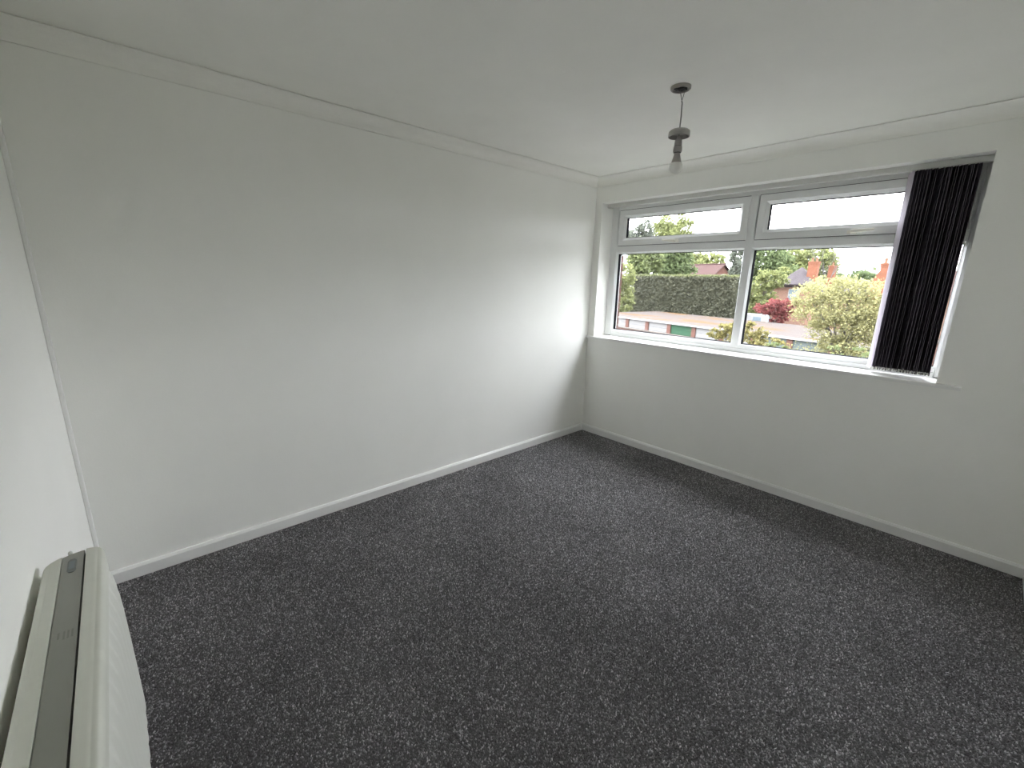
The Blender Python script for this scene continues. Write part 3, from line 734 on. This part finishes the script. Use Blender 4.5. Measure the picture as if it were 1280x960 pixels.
# trees and shrubs
TG = 'trees beyond the garages'
tree_px('broadleaf_tree', 'tall pale green tree rising highest above the hedge', 'tree', 102, [(840, 281, 15, 13), (827, 290, 13, 12), (852, 288, 12, 12), (840, 303, 22, 15), (838, 320, 22, 12)], 9500, .30, 'leaf_lime', trunk=.35)
tree_px('grey_tree', 'grey green conifer just left of the tall pale tree', 'tree', 86, [(807, 288, 8, 10), (797, 294, 9, 9), (789, 297, 8, 8), (800, 308, 18, 12)], 5200, .26, 'leaf_grey', trunk=.3)
tree_px('broadleaf_tree', 'mid green bushy tree behind the start of the hedge', 'tree', 61, [(800, 330, 14, 14), (815, 324, 12, 12), (808, 340, 16, 12)], 5600, .26, 'leaf_mid', trunk=.3)
tree_px('broadleaf_tree', 'dark green tree behind the middle of the hedge', 'tree', 68, [(835, 326, 14, 12), (850, 322, 13, 12), (845, 340, 18, 12)], 5600, .26, 'leaf_green', trunk=.3)
tree_px('broadleaf_tree', 'yellow green tree spreading behind the red roofed house', 'tree', 95, [(868, 324, 13, 10), (884, 326, 13, 9), (898, 326, 8, 7), (876, 336, 20, 10)], 3600, .32, 'leaf_lime', trunk=.3)
tree_px('lime_shrub', 'bright lime green shrub at the end of the hedge', 'shrub', 46, [(781, 345, 9, 14), (778, 362, 10, 14), (783, 378, 8, 9)], 5200, .15, 'leaf_lime', trunk=.12)
tree_px('poplar_tree', 'slim pale poplar beside the red roofed house', 'tree', 64, [(922, 322, 4, 12), (920, 338, 5, 9)], 1300, .24, 'leaf_grey', trunk=.2)
tree_px('broadleaf_tree', 'large green tree behind the mullion beside the grey roof', 'tree', 72, [(952, 326, 14, 14), (968, 322, 13, 12), (960, 342, 16, 14), (975, 340, 12, 14), (948, 352, 14, 12), (962, 362, 18, 10)], 6500, .25, 'leaf_green', trunk=.35)
tree_px('broadleaf_tree', 'yellow green tree behind the grey slate roof', 'tree', 86, [(988, 326, 13, 10), (1004, 324, 12, 9), (1022, 322, 12, 8), (1030, 332, 10, 9), (996, 340, 18, 12), (1031, 345, 10, 10)], 6200, .28, 'leaf_lime', trunk=.3)  # yellow green is the leaf colour
tree_px('broadleaf_tree', 'distant green tree crown below the hill', 'tree', 105, [(1062, 350, 12, 7), (1080, 348, 12, 6), (1072, 356, 16, 7)], 2400, .3, 'leaf_far', trunk=.3)
tree_px('broadleaf_tree', 'small dark tree between the slender chimney and the hill', 'tree', 130, [(1049, 347, 6, 5), (1047, 354, 8, 5)], 900, .3, 'leaf_grey', trunk=.25)
tree_px('broadleaf_tree', 'pale green tree standing before the large tree', 'tree', 57.6, [(946, 362, 12, 12), (952, 380, 13, 9), (940, 384, 8, 10), (962, 348, 12, 9), (976, 346, 8, 8), (955, 366, 10, 8)], 4600, .17, 'leaf_lime', trunk=.2)
tree_px('red_maple', 'red leaved maple standing in front of the brick house', 'tree', 48.2, [(968, 383, 11, 7), (980, 384, 10, 7), (957, 386, 9, 6), (974, 394, 9, 7)], 3000, .13, 'leaf_maple', trunk=.1)  # red is the leaf colour itself
tree_px('willow_bush', 'huge yellow green willow bush filling the lower window', 'shrub', 27, [(1012, 372, 15, 11), (1035, 360, 17, 9), (1062, 362, 16, 10), (1085, 365, 15, 10), (1025, 390, 20, 13), (1056, 388, 24, 15), (1090, 388, 17, 14), (1050, 412, 22, 12), (1085, 412, 18, 12), (1070, 432, 20, 10), (1110, 400, 14, 20), (1040, 430, 12, 8)], 17000, .062, 'leaf_willow', trunk=.15)
tree_px('golden_shrub', 'golden green shrub in front of the green garage door', 'shrub', 21, [(908, 409, 12, 7), (920, 412, 10, 8), (898, 418, 10, 6), (912, 422, 14, 7)], 2600, .075, 'leaf_gold', trunk=.06)
tree_px('golden_shrub', 'golden green shrub behind the foot of the mullion', 'shrub', 19, [(942, 412, 8, 8), (936, 422, 10, 8), (950, 424, 10, 7), (965, 430, 12, 5)], 2600, .07, 'leaf_gold', trunk=.06)
tree_px('low_shrub', 'low dull green shrub below the pale garage doors', 'shrub', 17, [(985, 437, 10, 4), (970, 433, 10, 5), (1060, 442, 16, 5)], 1600, .06, 'leaf_mid', trunk=.05)
# trees outside this view; the two tall ones are added to shade the window
tree_px('broadleaf_tree', 'green tree behind the drawn blind', 'tree', 78, [(1150, 345, 20, 14), (1190, 345, 22, 15), (1170, 362, 26, 16)], 3000, .28, 'leaf_mid', trunk=.3)
tree('broadleaf_tree', 'unseen tall tree added past the blind end to shade the window', 'tree', (13.5, 9, GZ),
     [(13.5, 9, 3, 4, 3.6, 4), (12.5, 10, 6, 3.4, 3.2, 3.2), (14.5, 8, 6.5, 3.6, 3.2, 3.4), (13.5, 9, 9, 2.8, 2.8, 2.6), (12.5, 8, 0, 3.2, 3, 2.6)], 9000, .17, M['leaf_mid'], .35)
tree('broadleaf_tree', 'second unseen tree added past the blind end to block low sky', 'tree', (24, 7, GZ),
     [(24, 7, 3, 4.2, 4, 4), (23, 8, 6, 3.6, 3.4, 3.2), (25, 6, 7, 3.8, 3.4, 3.4), (23, 6, 0, 3.4, 3, 2.6)], 7000, .2, M['leaf_green'], .35)
# far trees beyond the part of the yard that the photograph shows
def treeline():
    P = []
    for _ in range(46):
        x = rnd.uniform(2, 150); y = 105 + rnd.uniform(-6, 14); h = rnd.uniform(5, 11); r = rnd.uniform(2.5, 4.5)
        P.append(blob_pts([(x, y, GZ + h * .55, r, r, h * .5)], 420))
    return np.concatenate(P)
tl = empty('treeline', (70, 105, GZ), 'far belt of green trees across the open ground past the blind end', 'trees', kind='stuff')
leaves('foliage', treeline(), .42, M['leaf_far'], tl)
# bare winter tree with fine twigs
def bare():
    p = out_pt(1034, 345, 70); root = empty('bare_tree', (p.x, p.y, GZ), 'bare grey twigged tree rising behind the orange chimneys', 'tree')
    rb_ = random.Random(5); t = MB()
    def grow(a, d, ln, r, n):
        b = a + d * ln; t.tube([a, b], [r, r * .6], 5)
        if n == 0: return
        for _ in range(3 if n > 3 else 2):
            e = (d + Vector((rb_.uniform(-.6, .6), rb_.uniform(-.6, .6), rb_.uniform(-.05, .5)))).normalized(); grow(b, e, ln * rb_.uniform(.6, .82), r * .55, n - 1)
    grow(Vector((p.x, p.y, GZ)), Vector((0, 0, 1)), 4.0, .13, 6)
    build('branches', t, M['twig'], root)
bare()
